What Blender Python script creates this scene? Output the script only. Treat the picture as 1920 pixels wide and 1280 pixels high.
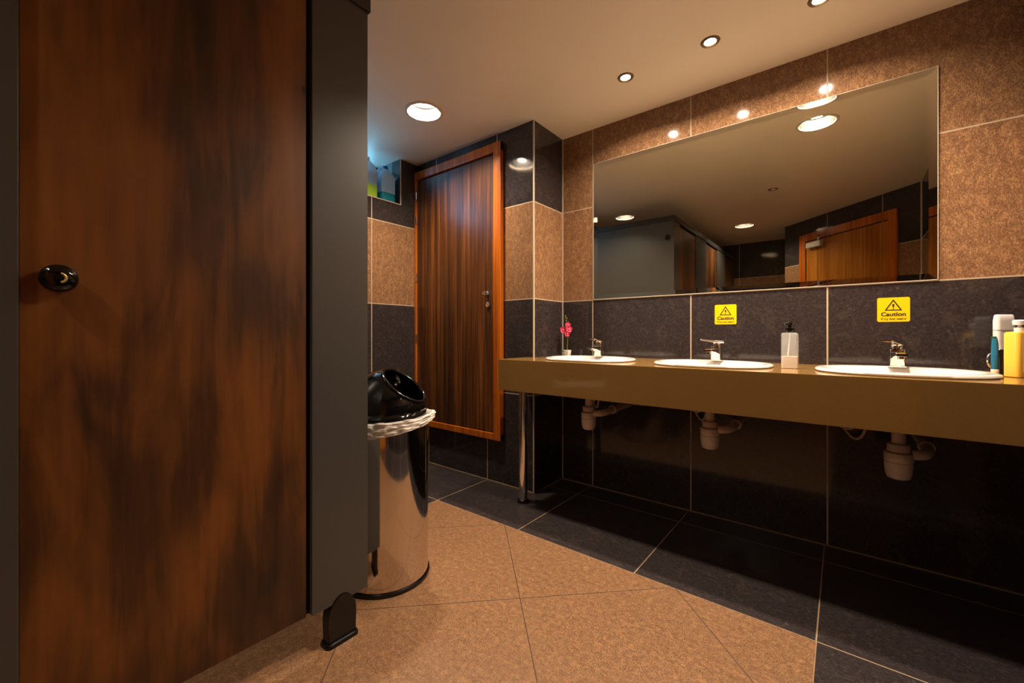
import bpy, bmesh, math, random
from mathutils import Vector, Matrix, noise
random.seed(7)
for o in list(bpy.data.objects): bpy.data.objects.remove(o)
sc = bpy.context.scene
COL = sc.collection
PI = math.pi

# ------------------------------------------------------------------ camera, world, exposure
EYE = 0.978
cam_d = bpy.data.cameras.new('camera'); cam = bpy.data.objects.new('camera', cam_d); COL.objects.link(cam)
cam.location = (0, 0, EYE)
YAW = math.atan2(0.6242, 0.7809)
cam.rotation_euler = (PI/2, 0, YAW)
cam_d.sensor_width = 36; cam_d.lens = 775.5/1920*36
cam_d.shift_y = -13/1920
cam_d.clip_start = 0.01
sc.camera = cam
w = bpy.data.worlds.new('world'); sc.world = w; w.use_nodes = True
w.node_tree.nodes['Background'].inputs[0].default_value = (0.9, 0.8, 0.7, 1)
w.node_tree.nodes['Background'].inputs[1].default_value = 0.02
sc.view_settings.view_transform = 'Standard'; sc.view_settings.look = 'None'
sc.view_settings.gamma = 1; sc.view_settings.use_curve_mapping = False
sc.view_settings.exposure = 1.1
try:
    sc.cycles.max_bounces = 10; sc.cycles.diffuse_bounces = 6; sc.cycles.glossy_bounces = 6
    sc.cycles.caustics_reflective = True; sc.cycles.blur_glossy = 0.6; sc.cycles.caustics_refractive = False
    sc.cycles.sample_clamp_indirect = 4
except Exception: pass

DOWN_W = 16.0      # large recessed downlights
SPOT_W = 5.6       # small halogen spots
CUB_W = 8.0        # lamps over the cubicles and the rear of the room
WIN_W = 2.0        # daylight through the high window
WARM = (1.0, 0.82, 0.63)
RIGHT = Vector((0.7809, 0.6242, 0)); FWD = Vector((-0.6242, 0.7809, 0))

D = 2.41; CEIL = 2.30; XC = -1.486; YCOL = 2.074; XL = -2.607; XR = 0.531
PX = -1.25; PY = 0.786; YREAR = -2.01
AX, AY = -0.554, -1.265   # foot of the oblique wall
BX, BY = 0.531, -0.18

def disc_light(name, loc, r, watts, color, spread=PI, rot=(0,0,0), shape='DISK', sy=None, parent=None):
    l = bpy.data.lights.new(name, 'AREA'); l.shape = shape; l.size = r*2
    if sy: l.size_y = sy
    l.energy = watts; l.color = color; l.spread = spread
    o = bpy.data.objects.new(name, l); COL.objects.link(o); o.location = loc; o.rotation_euler = rot
    if parent: o.parent = parent
    return o

SPILL = 0.0
def lamp_point(name, loc, r, watts):
    l = bpy.data.lights.new(name, 'POINT'); l.energy = watts; l.color = WARM; l.shadow_soft_size = r
    o = bpy.data.objects.new(name, l); COL.objects.link(o); o.location = loc
    return o

# ------------------------------------------------------------------ material helpers
def s2l(c): return c/12.92 if c <= 0.04045 else ((c+0.055)/1.055)**2.4
def S(r, g, b): return (s2l(r/255), s2l(g/255), s2l(b/255), 1)

class NT:
    def __init__(s, name):
        s.m = bpy.data.materials.new(name); s.m.use_nodes = True
        s.t = s.m.node_tree; s.n = s.t.nodes; s.p = s.n['Principled BSDF']
        s.geo = None
    def link(s, a, b): s.t.links.new(a, b)
    def set(s, sock, v):
        if hasattr(v, 'links') or isinstance(v, bpy.types.NodeSocket): s.link(v, sock)
        else: sock.default_value = v
    def pos(s):
        if not s.geo: s.geo = s.n.new('ShaderNodeNewGeometry')
        return s.geo.outputs['Position']
    def obj(s):
        return s.n.new('ShaderNodeTexCoord').outputs['Object']
    def math(s, op, a, b=0.0, c=None):
        n = s.n.new('ShaderNodeMath'); n.operation = op
        s.set(n.inputs[0], a); s.set(n.inputs[1], b)
        if c is not None: s.set(n.inputs[2], c)
        return n.outputs[0]
    def dot(s, v, axis):
        n = s.n.new('ShaderNodeVectorMath'); n.operation = 'DOT_PRODUCT'
        s.set(n.inputs[0], v); n.inputs[1].default_value = axis; return n.outputs['Value']
    def mapping(s, v, scale=(1,1,1), rot=(0,0,0), loc=(0,0,0)):
        n = s.n.new('ShaderNodeMapping'); s.set(n.inputs[0], v)
        n.inputs['Scale'].default_value = scale; n.inputs['Rotation'].default_value = rot; n.inputs['Location'].default_value = loc
        return n.outputs[0]
    def noise(s, v, scale, detail=4, rough=0.55, dist=0.0):
        n = s.n.new('ShaderNodeTexNoise'); s.set(n.inputs['Vector'], v)
        n.inputs['Scale'].default_value = scale; n.inputs['Detail'].default_value = detail
        n.inputs['Roughness'].default_value = rough; n.inputs['Distortion'].default_value = dist
        return n.outputs['Fac']
    def ramp(s, f, stops, interp='LINEAR'):
        n = s.n.new('ShaderNodeValToRGB'); s.set(n.inputs[0], f); n.color_ramp.interpolation = interp
        e = n.color_ramp.elements
        while len(e) < len(stops): e.new(0.5)
        for i, (p, c) in enumerate(stops):
            e[i].position = p; e[i].color = c if len(c) == 4 else (*c, 1)
        return n.outputs[0]
    def mix(s, f, a, b, mode='MIX'):
        n = s.n.new('ShaderNodeMix'); n.data_type = 'RGBA'; n.blend_type = mode
        s.set(n.inputs[0], f); s.set(n.inputs[6], a); s.set(n.inputs[7], b); return n.outputs[2]
    def mixf(s, f, a, b):
        n = s.n.new('ShaderNodeMix'); n.data_type = 'FLOAT'
        s.set(n.inputs[0], f); s.set(n.inputs[2], a); s.set(n.inputs[3], b); return n.outputs[0]
    def bump(s, h, strength=0.1, dist=0.001):
        n = s.n.new('ShaderNodeBump'); n.inputs['Strength'].default_value = strength; n.inputs['Distance'].default_value = dist
        s.set(n.inputs['Height'], h); s.link(n.outputs[0], s.p.inputs['Normal'])
    def out(s, color=None, rough=None, metal=None, spec=None):
        if color is not None: s.set(s.p.inputs['Base Color'], color)
        if rough is not None: s.set(s.p.inputs['Roughness'], rough)
        if metal is not None: s.set(s.p.inputs['Metallic'], metal)
        if spec is not None: s.set(s.p.inputs['Specular IOR Level'], spec)
        return s.m
    def grid(s, u, off, size, width):
        a = s.math('SUBTRACT', u, off)
        return s.math('LESS_THAN', s.math('PINGPONG', a, size/2), width/2)

def plain(name, color, rough=0.5, metal=0.0, var=0.06, scale=30, bump=0.0, spec=None, **kw):
    t = NT(name)
    n = t.noise(t.obj(), scale, 3)
    dark = tuple(c*(1-var) for c in color[:3]) + (1,)
    lite = tuple(min(1, c*(1+var)) for c in color[:3]) + (1,)
    t.out(t.mix(n, dark, lite), rough, metal, spec)
    if bump: t.bump(n, bump, 0.002)
    for k, v in kw.items(): t.p.inputs[k.replace('_', ' ')].default_value = v
    return t.m

BROWN_LO, BROWN_MID, BROWN_HI = S(94,68,48), S(126,93,67), S(178,138,96)
def brown_stone(t, stretch=(1,1,1)):
    v = t.mapping(t.pos(), stretch)
    f = t.math('ADD', t.math('MULTIPLY', t.noise(v, 230, 4, 0.75, 0.2), 0.65), t.math('MULTIPLY', t.noise(v, 55, 5, 0.7, 0.3), 0.35))
    c = t.noise(v, 34, 4, 0.65, 0.3)
    big = t.noise(v, 4, 3, 0.5)
    base = t.ramp(f, [(0.38, BROWN_LO), (0.5, BROWN_MID), (0.64, BROWN_HI)])
    warm = t.mix(t.math('MULTIPLY', t.math('GREATER_THAN', c, 0.6), 0.18), base, S(205,150,92))
    return t.mix(t.math('MULTIPLY', big, 0.25), warm, S(132,88,60)), f
def dark_stone(t):
    v = t.pos()
    f = t.noise(v, 90, 5, 0.7, 0.8)
    c = t.noise(v, 9, 6, 0.7, 2.0)
    base = t.ramp(f, [(0.35, S(40,34,34)), (0.6, S(56,49,49)), (0.78, S(98,88,78))])
    return t.mix(t.math('MULTIPLY', t.math('GREATER_THAN', c, 0.57), 0.20), base, S(84,72,64))
GROUT = S(176,154,128)

def tile_mat(name, axis, off, brown_from=1.2, brown_to=1.8, off_hi=None):
    t = NT(name)
    z = t.dot(t.pos(), (0,0,1)); u = t.dot(t.pos(), axis)
    br, f = brown_stone(t, (1,1,0.55)); dk = dark_stone(t)
    isb = t.math('MULTIPLY', t.math('GREATER_THAN', z, brown_from), t.math('LESS_THAN', z, brown_to))
    col = t.mix(isb, dk, br)
    o = off
    if off_hi is not None: o = t.mixf(t.math('GREATER_THAN', z, 1.2), float(off), float(off_hi))
    g = t.math('MAXIMUM', t.grid(u, o, 0.602, 0.0065), t.grid(z, 0.0, 0.6, 0.006))
    t.out(t.mix(g, col, GROUT), t.mixf(g, t.mixf(isb, 0.09, 0.065), 0.7))
    t.bump(t.math('SUBTRACT', 1.0, g), 0.35, 0.0015)
    return t.m

M_TILE_X = tile_mat('tile_basin_wall', (1,0,0), -0.055, 1.2, 9.0)
M_TILE_XB = tile_mat('tile_banded_along_x', (1,0,0), -1.87, off_hi=-1.784)
M_TILE_Y = tile_mat('tile_banded_along_y', (0,1,0), 1.669)
M_TILE_D = tile_mat('tile_banded_diagonal', (0.7071,0.7071,0), -1.29)

def floor_mat():
    t = NT('floor_tiles')
    x = t.dot(t.pos(), (1,0,0)); y = t.dot(t.pos(), (0,1,0))
    a = t.dot(t.pos(), (0.70711,0.70711,0)); b = t.dot(t.pos(), (-0.70711,0.70711,0))
    br, f = brown_stone(t, (1,1,1)); dk = dark_stone(t)
    m = t.math('MULTIPLY', t.math('GREATER_THAN', x, -1.87), t.math('LESS_THAN', x, -0.066))
    m = t.math('MULTIPLY', m, t.math('LESS_THAN', y, 1.636))
    cx, cy = -0.935, 1.217
    a0 = (cx+cy)*0.70711; b0 = (-cx+cy)*0.70711
    gd = t.math('MAXIMUM', t.grid(a, a0, 0.604, 0.0032), t.grid(b, b0, 0.604, 0.0032))
    gs = t.math('MAXIMUM', t.grid(x, -0.066, 0.602, 0.0045), t.grid(y, 1.636, 0.6, 0.0045))
    cb = t.mix(gd, br, S(70,50,34)); cd = t.mix(gs, dk, S(150,126,98))
    g = t.mixf(m, gs, gd)
    t.out(t.mix(m, cd, cb), t.mixf(g, t.mixf(m, 0.28, 0.30), 0.7))
    t.bump(t.math('SUBTRACT', t.mixf(0.12, 1.0, f), g), 0.25, 0.0012)
    return t.m
M_FLOOR = floor_mat()

def ceil_mat():
    t = NT('ceiling_paint')
    n = t.noise(t.pos(), 3.5, 3); n2 = t.noise(t.pos(), 60, 2)
    t.out(t.mix(n, S(232,214,190), S(240,224,202)), 0.32)
    t.bump(t.math('ADD', t.math('MULTIPLY', n, 3.0), t.math('MULTIPLY', n2, 0.05)), 0.25, 0.004)
    return t.m
M_CEIL = ceil_mat()

def walnut_blotchy():
    t = NT('walnut_laminate')
    v = t.mapping(t.pos(), (1,1,0.36))
    blot = t.noise(v, 4.2, 3, 0.5, 0.35)
    fine = t.noise(t.mapping(t.pos(), (1,1,0.045)), 55, 5, 0.65, 0.5)
    mid = t.noise(t.mapping(t.pos(), (1,1,0.14)), 15, 4, 0.6, 1.2)
    f = t.math('ADD', t.math('MULTIPLY', blot, 0.66), t.math('ADD', t.math('MULTIPLY', mid, 0.23), t.math('MULTIPLY', fine, 0.11)))
    col = t.ramp(f, [(0.36, S(36,22,13)), (0.45, S(68,39,17)), (0.54, S(108,62,21)), (0.66, S(128,78,28))])
    kn = t.n.new('ShaderNodeTexVoronoi'); t.set(kn.inputs['Vector'], t.mapping(t.pos(), (1,1,0.7))); kn.inputs['Scale'].default_value = 7.0
    k = t.math('LESS_THAN', t.math('ADD', kn.outputs['Distance'], t.math('MULTIPLY', mid, 0.12)), 0.115)
    col = t.mix(t.math('MULTIPLY', k, 0.7), col, S(22,14,9))
    t.out(col, t.mixf(fine, 0.34, 0.44)); return t.m
M_WALNUT = walnut_blotchy()

def straight_wood(name, axis, c0, c1, c2, rough=0.2):
    t = NT(name)
    n1 = t.noise(t.mapping(t.pos(), (1,1,0.02)), 38, 4, 0.6, 0.3)
    n2 = t.noise(t.mapping(t.pos(), (1,1,0.035)), 150, 3, 0.6)
    n3 = t.noise(t.mapping(t.pos(), (1,1,0.3)), 3.0, 2)
    f = t.math('ADD', t.math('MULTIPLY', n1, 0.6), t.math('ADD', t.math('MULTIPLY', n2, 0.2), t.math('MULTIPLY', n3, 0.2)))
    t.out(t.ramp(f, [(0.36, c0), (0.5, c1), (0.64, c2)]), rough); return t.m
M_VENEER = straight_wood('rosewood_veneer', 0, S(30,17,10), S(78,43,18), S(124,72,30), 0.33)
M_FRAME = straight_wood('varnished_hardwood_frame', 0, S(132,62,14), S(172,88,20), S(196,112,30), 0.25)
M_SAPELE = straight_wood('sapele_door_veneer', 0, S(128,72,22), S(172,104,32), S(196,128,44), 0.22)

M_PANEL = plain('charcoal_laminate_panel', S(66,62,58), 0.36, var=0.05, scale=90)
M_RAIL = plain('dark_headrail_aluminium', S(48,45,44), 0.4, 0.3)
M_BLACKP = plain('black_plastic', S(14,14,15), 0.22, var=0.1)
M_BLACKG = plain('gloss_black_plastic', S(9,9,10), 0.07, var=0.1)
M_CHROME = plain('polished_chrome', (0.86,0.85,0.83), 0.06, 1.0, var=0.02)
M_STEEL = plain('polished_steel', (0.72,0.69,0.66), 0.07, 1.0, var=0.03, scale=6)
M_BRASS = plain('brass_indicator', S(220,190,110), 0.3, 0.6)
M_PORC = plain('white_porcelain', S(214,206,198), 0.08, var=0.015)
M_PVC = plain('white_waste_plastic', S(196,176,158), 0.35, var=0.05)
M_SEAL = plain('white_silicone_edge', S(215,205,190), 0.4)
M_TRIMM = plain('cream_tile_trim', S(190,174,152), 0.35)
M_WHITEP = plain('white_plastic', S(232,228,224), 0.3, var=0.02)
M_YEL = plain('yellow_sticker', S(246,192,8), 0.35, var=0.02)
M_INK = plain('black_ink', S(20,16,8), 0.5)
M_BAG = plain('white_bin_liner', S(214,206,198), 0.42, var=0.08, scale=60, bump=0.3)
M_PINK = plain('pink_petal', S(236,78,128), 0.5, var=0.12, scale=80)
M_STEM = plain('green_stem', S(112,128,48), 0.5)
M_LEAF = plain('green_leaf', S(28,70,34), 0.35)
M_BLUE = plain('teal_blue_tube', S(34,104,138), 0.3)
M_CREAM = plain('cream_cap', S(226,206,170), 0.35)
M_YELB = plain('yellow_lotion', S(236,182,66), 0.2, var=0.03)
M_LABEL = plain('paper_label', S(236,222,214), 0.5, var=0.02)
M_LINE = plain('label_ink', S(120,110,104), 0.5)
M_LOTION = plain('cream_lotion', S(232,212,186), 0.35)
M_RUBBER = plain('grey_drain', S(60,60,60), 0.4)

def counter_mat():
    t = NT('olive_quartz')
    n = t.noise(t.pos(), 260, 3, 0.7); m = t.noise(t.pos(), 8, 3)
    c = t.mix(n, S(128,96,50), S(150,116,66)); c = t.mix(t.math('MULTIPLY', m, 0.3), c, S(132,100,54))
    t.out(c, 0.1); return t.m
M_QUARTZ = counter_mat()

def mirror_mat():
    t = NT('mirror_silver')
    n = t.noise(t.pos(), 2.0, 2)
    t.out(t.mix(n, (0.84,0.85,0.74,1), (0.86,0.87,0.76,1)), 0.012, 1.0); return t.m
M_MIRROR = mirror_mat()

def clear_mat(name, color, rough=0.05, alpha_mix=0.0):
    t = NT(name); t.out(t.mix(t.noise(t.obj(), 12, 2), color, tuple(c*0.98 for c in color[:3])+(1,)), rough)
    t.p.inputs['Alpha'].default_value = 0.28
    return t.m
M_CLEAR = clear_mat('frosted_clear_plastic', (0.80,0.80,0.80,1), 0.12)
M_JUG = plain('milky_jug_plastic', (0.55,0.78,0.95,1), 0.35, var=0.03, Transmission_Weight=0.35, Subsurface_Weight=0.0)
M_TEAL = plain('teal_fluid', S(18,130,150), 0.25)
M_GREEN = plain('lime_fluid', S(150,190,60), 0.25)
M_DBLUE = plain('blue_fluid', S(14,80,150), 0.25)

def emis(name, color, strength):
    t = NT(name); n = t.noise(t.obj(), 10, 1)
    t.out((0.8,0.8,0.8,1), 0.4)
    t.set(t.p.inputs['Emission Color'], t.mix(n, color, color)); t.p.inputs['Emission Strength'].default_value = strength
    return t.m
M_LAMP = emis('lamp_lens', (1.0, 0.86, 0.68, 1), 9)
M_LAMPS = emis('spot_lens', (1.0, 0.84, 0.66, 1), 14)
M_PANE = emis('frosted_window_pane', (0.22, 0.62, 1.0, 1), 1.0)
M_REFL = plain('lamp_reflector', (0.16,0.16,0.155,1), 0.25, 1.0, bump=0.2, scale=90)
M_RING = plain('lamp_trim_ring', S(214,196,176), 0.4)
M_NICKEL = plain('satin_nickel_ring', S(150,132,112), 0.3, 0.9)

# ------------------------------------------------------------------ mesh helpers
def link(name, bm, mat, parent=None, smooth=False, angle=None, loc=None):
    me = bpy.data.meshes.new(name)
    bmesh.ops.recalc_face_normals(bm, faces=bm.faces[:])
    bm.to_mesh(me); bm.free()
    mats = mat if isinstance(mat, (list, tuple)) else [mat]
    for m in mats: me.materials.append(m)
    if smooth:
        for p in me.polygons: p.use_smooth = True
        try: me.set_sharp_from_angle(angle=angle or math.radians(38))
        except Exception: pass
    o = bpy.data.objects.new(name, me); COL.objects.link(o)
    if parent: o.parent = parent
    if loc: o.location = loc
    return o
def tag(o, label, cat, group=None):
    o['label'] = label; o['category'] = cat
    if group: o['group'] = group
    return o
def thing(name, loc, label, cat, group=None, rotz=0):
    o = bpy.data.objects.new(name, None); o.empty_display_size = 0.05; COL.objects.link(o)
    o.location = loc; o.rotation_euler = (0,0,rotz)
    return tag(o, label, cat, group)
def struct(o): o['kind'] = 'structure'; return o

def box(bm, x0, x1, y0, y1, z0, z1, bev=0.0, seg=2):
    r = bmesh.ops.create_cube(bm, size=1.0)
    vs = r['verts']
    for v in vs:
        v.co = Vector((x0+(v.co.x+0.5)*(x1-x0), y0+(v.co.y+0.5)*(y1-y0), z0+(v.co.z+0.5)*(z1-z0)))
    if bev > 0:
        es = list({e for v in vs for e in v.link_edges})
        bmesh.ops.bevel(bm, geom=es, offset=bev, segments=seg, profile=0.5, affect='EDGES')
def B(*a, **k):
    bm = bmesh.new(); box(bm, *a, **k); return bm
def prism(bm, pts, z0, z1):
    lo = [bm.verts.new((x, y, z0)) for x, y in pts]; hi = [bm.verts.new((x, y, z1)) for x, y in pts]
    n = len(pts)
    bm.faces.new(lo[::-1]); bm.faces.new(hi)
    for i in range(n): bm.faces.new((lo[i], lo[(i+1)%n], hi[(i+1)%n], hi[i]))
def loft(bm, rings, closed=True, cap0=False, cap1=False):
    vr = [[bm.verts.new(p) for p in r] for r in rings]
    n = len(vr[0])
    for a, b in zip(vr[:-1], vr[1:]):
        for i in range(n if closed else n-1):
            j = (i+1) % n
            try: bm.faces.new((a[i], a[j], b[j], b[i]))
            except ValueError: pass
    if cap0: bm.faces.new(vr[0][::-1])
    if cap1: bm.faces.new(vr[-1])
    return vr
def lathe(bm, prof, seg=48, c=(0,0,0), cap0=True, cap1=True, mtx=None):
    rings = []
    for r, z in prof:
        ring = []
        for i in range(seg):
            a = 2*PI*i/seg
            p = Vector((r*math.cos(a), r*math.sin(a), z))
            if mtx: p = mtx @ p
            ring.append(p + Vector(c))
        rings.append(ring)
    loft(bm, rings, True, cap0, cap1)
def L(prof, **k):
    bm = bmesh.new(); lathe(bm, prof, **k); return bm
def tube(bm, pts, rad, seg=16, cap=True):
    pts = [Vector(p) for p in pts]; rings = []; up = Vector((0,0,1))
    prev = None
    for i, p in enumerate(pts):
        d = (pts[min(i+1, len(pts)-1)] - pts[max(i-1, 0)]).normalized()
        if prev is None:
            a = d.cross(up) if abs(d.z) < 0.95 else d.cross(Vector((1,0,0)))
        else: a = prev - d*prev.dot(d)
        a.normalize(); prev = a; b = d.cross(a)
        r = rad[i] if isinstance(rad, (list, tuple)) else rad
        rings.append([p + a*r*math.cos(2*PI*k/seg) + b*r*math.sin(2*PI*k/seg) for k in range(seg)])
    loft(bm, rings, True, cap, cap)
def bez(p0, p1, p2, p3, n=12):
    out = []
    for i in range(n+1):
        t = i/n; u = 1-t
        out.append(Vector(p0)*u**3 + Vector(p1)*3*u*u*t + Vector(p2)*3*u*t*t + Vector(p3)*t**3)
    return out
def se(rx, ry, cx, cy, z, n=64, e=2.4):
    out = []
    for i in range(n):
        a = 2*PI*i/n; c, s = math.cos(a), math.sin(a)
        out.append(Vector((cx+rx*math.copysign(abs(c)**(2/e), c), cy+ry*math.copysign(abs(s)**(2/e), s), z)))
    return out
def rbox_ring(hx, hy, r, z, n=6, c=(0,0)):
    out = []
    for q, (sx, sy) in enumerate([(1,1), (-1,1), (-1,-1), (1,-1)]):
        for i in range(n+1):
            a = PI/2*q + PI/2*i/n
            out.append(Vector((c[0]+sx*(hx-r)+r*math.cos(a), c[1]+sy*(hy-r)+r*math.sin(a), z)))
    return out
def text_mesh(name, body, size, mat, parent, loc, rot, sx=1.0, depth=0.0):
    c = bpy.data.curves.new(name, 'FONT'); c.body = body; c.size = size; c.align_x = 'CENTER'; c.align_y = 'CENTER'
    c.extrude = 0.00015; c.offset = size*0.03
    t = bpy.data.objects.new(name, c); COL.objects.link(t)
    me = bpy.data.meshes.new_from_object(t.evaluated_get(bpy.context.evaluated_depsgraph_get()))
    bpy.data.objects.remove(t)
    me.materials.clear(); me.materials.append(mat)
    o = bpy.data.objects.new(name, me); COL.objects.link(o)
    o.parent = parent; o.location = loc; o.rotation_euler = rot; o.scale = (sx, 1, 1)
    return o

# ------------------------------------------------------------------ room shell
T = 0.1
struct(link('floor', B(XL-T, XR+T, YREAR-T, D+T, -0.1, 0.0), M_FLOOR))

def wall_bm(pts): bm = bmesh.new(); prism(bm, pts, 0, CEIL); return bm
struct(link('wall_back', wall_bm([(XC,D),(XR,D),(XR,D+T),(XC,D+T)]), M_TILE_X))
bm = wall_bm([(XL,YCOL),(XC,YCOL),(XC,D+T),(XL,D+T)])
bm.normal_update()
for f in bm.faces: f.material_index = 1 if abs(f.normal.x) > 0.5 else 0
M_TILE_YC = tile_mat('tile_banded_column_side', (0,1,0), YCOL-0.01)
struct(link('wall_alcove', bm, [M_TILE_XB, M_TILE_YC]))
# left wall with the high window recess
NY0, NY1, NZ = 1.10, 1.909, 1.96
bm = bmesh.new()
box(bm, XL-T, XL, YREAR, NY0, 0, CEIL); box(bm, XL-T, XL, NY1, YCOL, 0, CEIL); box(bm, XL-T, XL, NY0, NY1, 0, NZ)
struct(link('wall_left', bm, M_TILE_Y))
bm = bmesh.new()
NX = XL-0.30
M_SILL = plain('tiled_window_reveal', S(112,112,112), 0.3)
box(bm, NX, XL-T, NY0-0.03, NY1+0.03, NZ-0.03, NZ); box(bm, NX, XL-T, NY1, NY1+0.03, NZ, CEIL); box(bm, NX, XL-T, NY0-0.03, NY0, NZ, CEIL)
sill = struct(link('trim_1', bm, M_SILL))
struct(link('trim_2', B(XL-0.004, XL+0.003, NY0, NY1+0.008, NZ-0.006, NZ+0.0), M_TRIMM))
struct(link('trim_3', B(XL-0.004, XL+0.003, NY1, NY1+0.009, NZ, CEIL), M_TRIMM))
win = struct(link('window_1', B(NX-0.03, NX-0.01, NY0, NY1, NZ, CEIL), M_PANE))
bm = bmesh.new()
for a in (NY0, NY0+0.39, NY1-0.03): box(bm, NX-0.012, NX+0.015, a, a+0.03, NZ, CEIL)
box(bm, NX-0.012, NX+0.015, NY0, NY1, NZ, NZ+0.03); box(bm, NX-0.012, NX+0.015, NY0, NY1, CEIL-0.03, CEIL)
link('window_frame', bm, M_WHITEP, win)
disc_light('window_daylight', (NX+0.02, (NY0+NY1)/2-0.1, (NZ+CEIL)/2), 0.13, WIN_W, (0.16,0.55,1.0), rot=(0,-PI/2,0), shape='RECTANGLE', sy=0.5)

struct(link('wall_right', wall_bm([(XR,BY),(XR+T,BY-0.04),(XR+T,D+T),(XR,D+T)]), M_TILE_Y))
n45 = Vector((0.7071,-0.7071,0))*T
struct(link('wall_corner', wall_bm([(AX,AY),(AX+n45.x,AY+n45.y),(BX+n45.x,BY+n45.y),(BX,BY)]), M_TILE_D))
struct(link('wall_recess', wall_bm([(AX,YREAR),(AX+T,YREAR),(AX+T,AY-0.08),(AX,AY)]), M_TILE_Y))
struct(link('wall_front', wall_bm([(XL-T,YREAR-T),(AX+T,YREAR-T),(AX+T,YREAR),(XL-T,YREAR)]), M_TILE_XB))
# tile edge trims on the arrises and inner corners
struct(link('trim_4', B(XC-0.004, XC+0.004, YCOL-0.004, YCOL+0.004, 0, CEIL), M_TRIMM))
struct(link('trim_5', B(XC, XC+0.005, D-0.005, D, 0, CEIL), M_TRIMM))
struct(link('trim_6', B(XR-0.005, XR, BY+0.0, BY+0.006, 0, CEIL), M_TRIMM))
bm = bmesh.new()
box(bm, XC, XR, D-0.006, D, 0, 0.006); box(bm, XC, XC+0.006, YCOL, D, 0, 0.006); box(bm, XL, XC, YCOL-0.006, YCOL, 0, 0.006)
struct(link('baseboard_back', bm, plain('floor_edge_grout', S(130,108,80), 0.7)))

# ceiling with round holes for the recessed lamps
DOWN = [(-1.943, 1.593), (-0.125, 1.600), (-1.92, 0.366), (-0.931, -0.868)]
SPOTS = [(-0.872, 2.026), (-0.467, 2.018), (-0.070, 2.031)]
ceil = link('ceiling', B(XL-0.35, XR+T, YREAR-T, D+T, CEIL, CEIL+0.12), M_CEIL); struct(ceil)
cb = bmesh.new()
for x, y in DOWN: lathe(cb, [(0.098, CEIL-0.05), (0.098, CEIL+0.2)], seg=48, c=(x, y, 0))
for x, y in SPOTS: lathe(cb, [(0.033, CEIL-0.05), (0.033, CEIL+0.2)], seg=32, c=(x, y, 0))
cut = link('cutter', cb, M_CEIL)
md = ceil.modifiers.new('b', 'BOOLEAN'); md.operation = 'DIFFERENCE'; md.object = cut; md.solver = 'EXACT'
bpy.context.view_layer.update()
me = bpy.data.meshes.new_from_object(ceil.evaluated_get(bpy.context.evaluated_depsgraph_get()))
ceil.modifiers.clear(); ceil.data = me; bpy.data.objects.remove(cut)
me.name = 'ceiling'

dl_labels = ['large recessed ceiling downlight above the bin and the tall wooden access door',
             'brightest large round downlight, reflected near the top of the mirror',
             'large recessed downlight over the toilet cubicle, seen at the left of the mirror',
             'large recessed downlight at the rear of the room, seen in the mirror middle']
for i, (x, y) in enumerate(DOWN):
    t = thing('recessed_downlight', (x, y, CEIL), dl_labels[i], 'ceiling light', 'large round downlights')
    link('trim_ring', L([(0.094,0.002),(0.096,-0.004),(0.104,-0.006),(0.112,-0.003),(0.113,0.0)], cap0=False, cap1=False), M_RING, t, True)
    link('reflector', L([(0.096,0.0),(0.092,0.03),(0.080,0.060),(0.072,0.085)], cap0=False, cap1=True), M_REFL, t, True)
    link('lamp', L([(0.0005,0.062),(0.055,0.062),(0.062,0.066),(0.062,0.078)], cap0=True, cap1=True), M_LAMP, t, True)
    disc_light('downlight_glow', (x, y, CEIL+0.057), 0.060, DOWN_W if i < 2 else CUB_W, WARM)

sp_labels = ['small ceiling spotlight nearest the dark tiled corner, leftmost of three',
             'small ceiling spotlight above the middle basin, between two others',
             'small ceiling spotlight cut by the top edge of the picture, rightmost of three']
for i, (x, y) in enumerate(SPOTS):
    t = thing('recessed_spotlight', (x, y, CEIL), sp_labels[i], 'ceiling light', 'small spotlights above the basins')
    link('trim_ring', L([(0.024,0.004),(0.026,-0.003),(0.036,-0.006),(0.040,-0.002),(0.041,0.0)], cap0=False, cap1=False), M_NICKEL, t, True)
    link('lamp', L([(0.0005,0.004),(0.018,0.005),(0.025,0.010),(0.025,0.03)], cap0=True, cap1=True, seg=32), M_LAMPS, t, True)
    disc_light('spot_glow', (x, y, CEIL-0.001), 0.020, SPOT_W, WARM, spread=2.6)

t = thing('ceiling_sensor', (-0.493, 0.39, CEIL), 'small round ceiling sensor seen in the middle of the mirror', 'sensor')
link('sensor_ring', L([(0.022,-0.004),(0.030,-0.008),(0.038,-0.004),(0.040,0.0)], cap0=False, cap1=False), M_NICKEL, t, True)
link('sensor_eye', L([(0.0005,-0.010),(0.012,-0.009),(0.022,-0.003),(0.022,0.0)]), M_CEIL, t, True)

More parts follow.
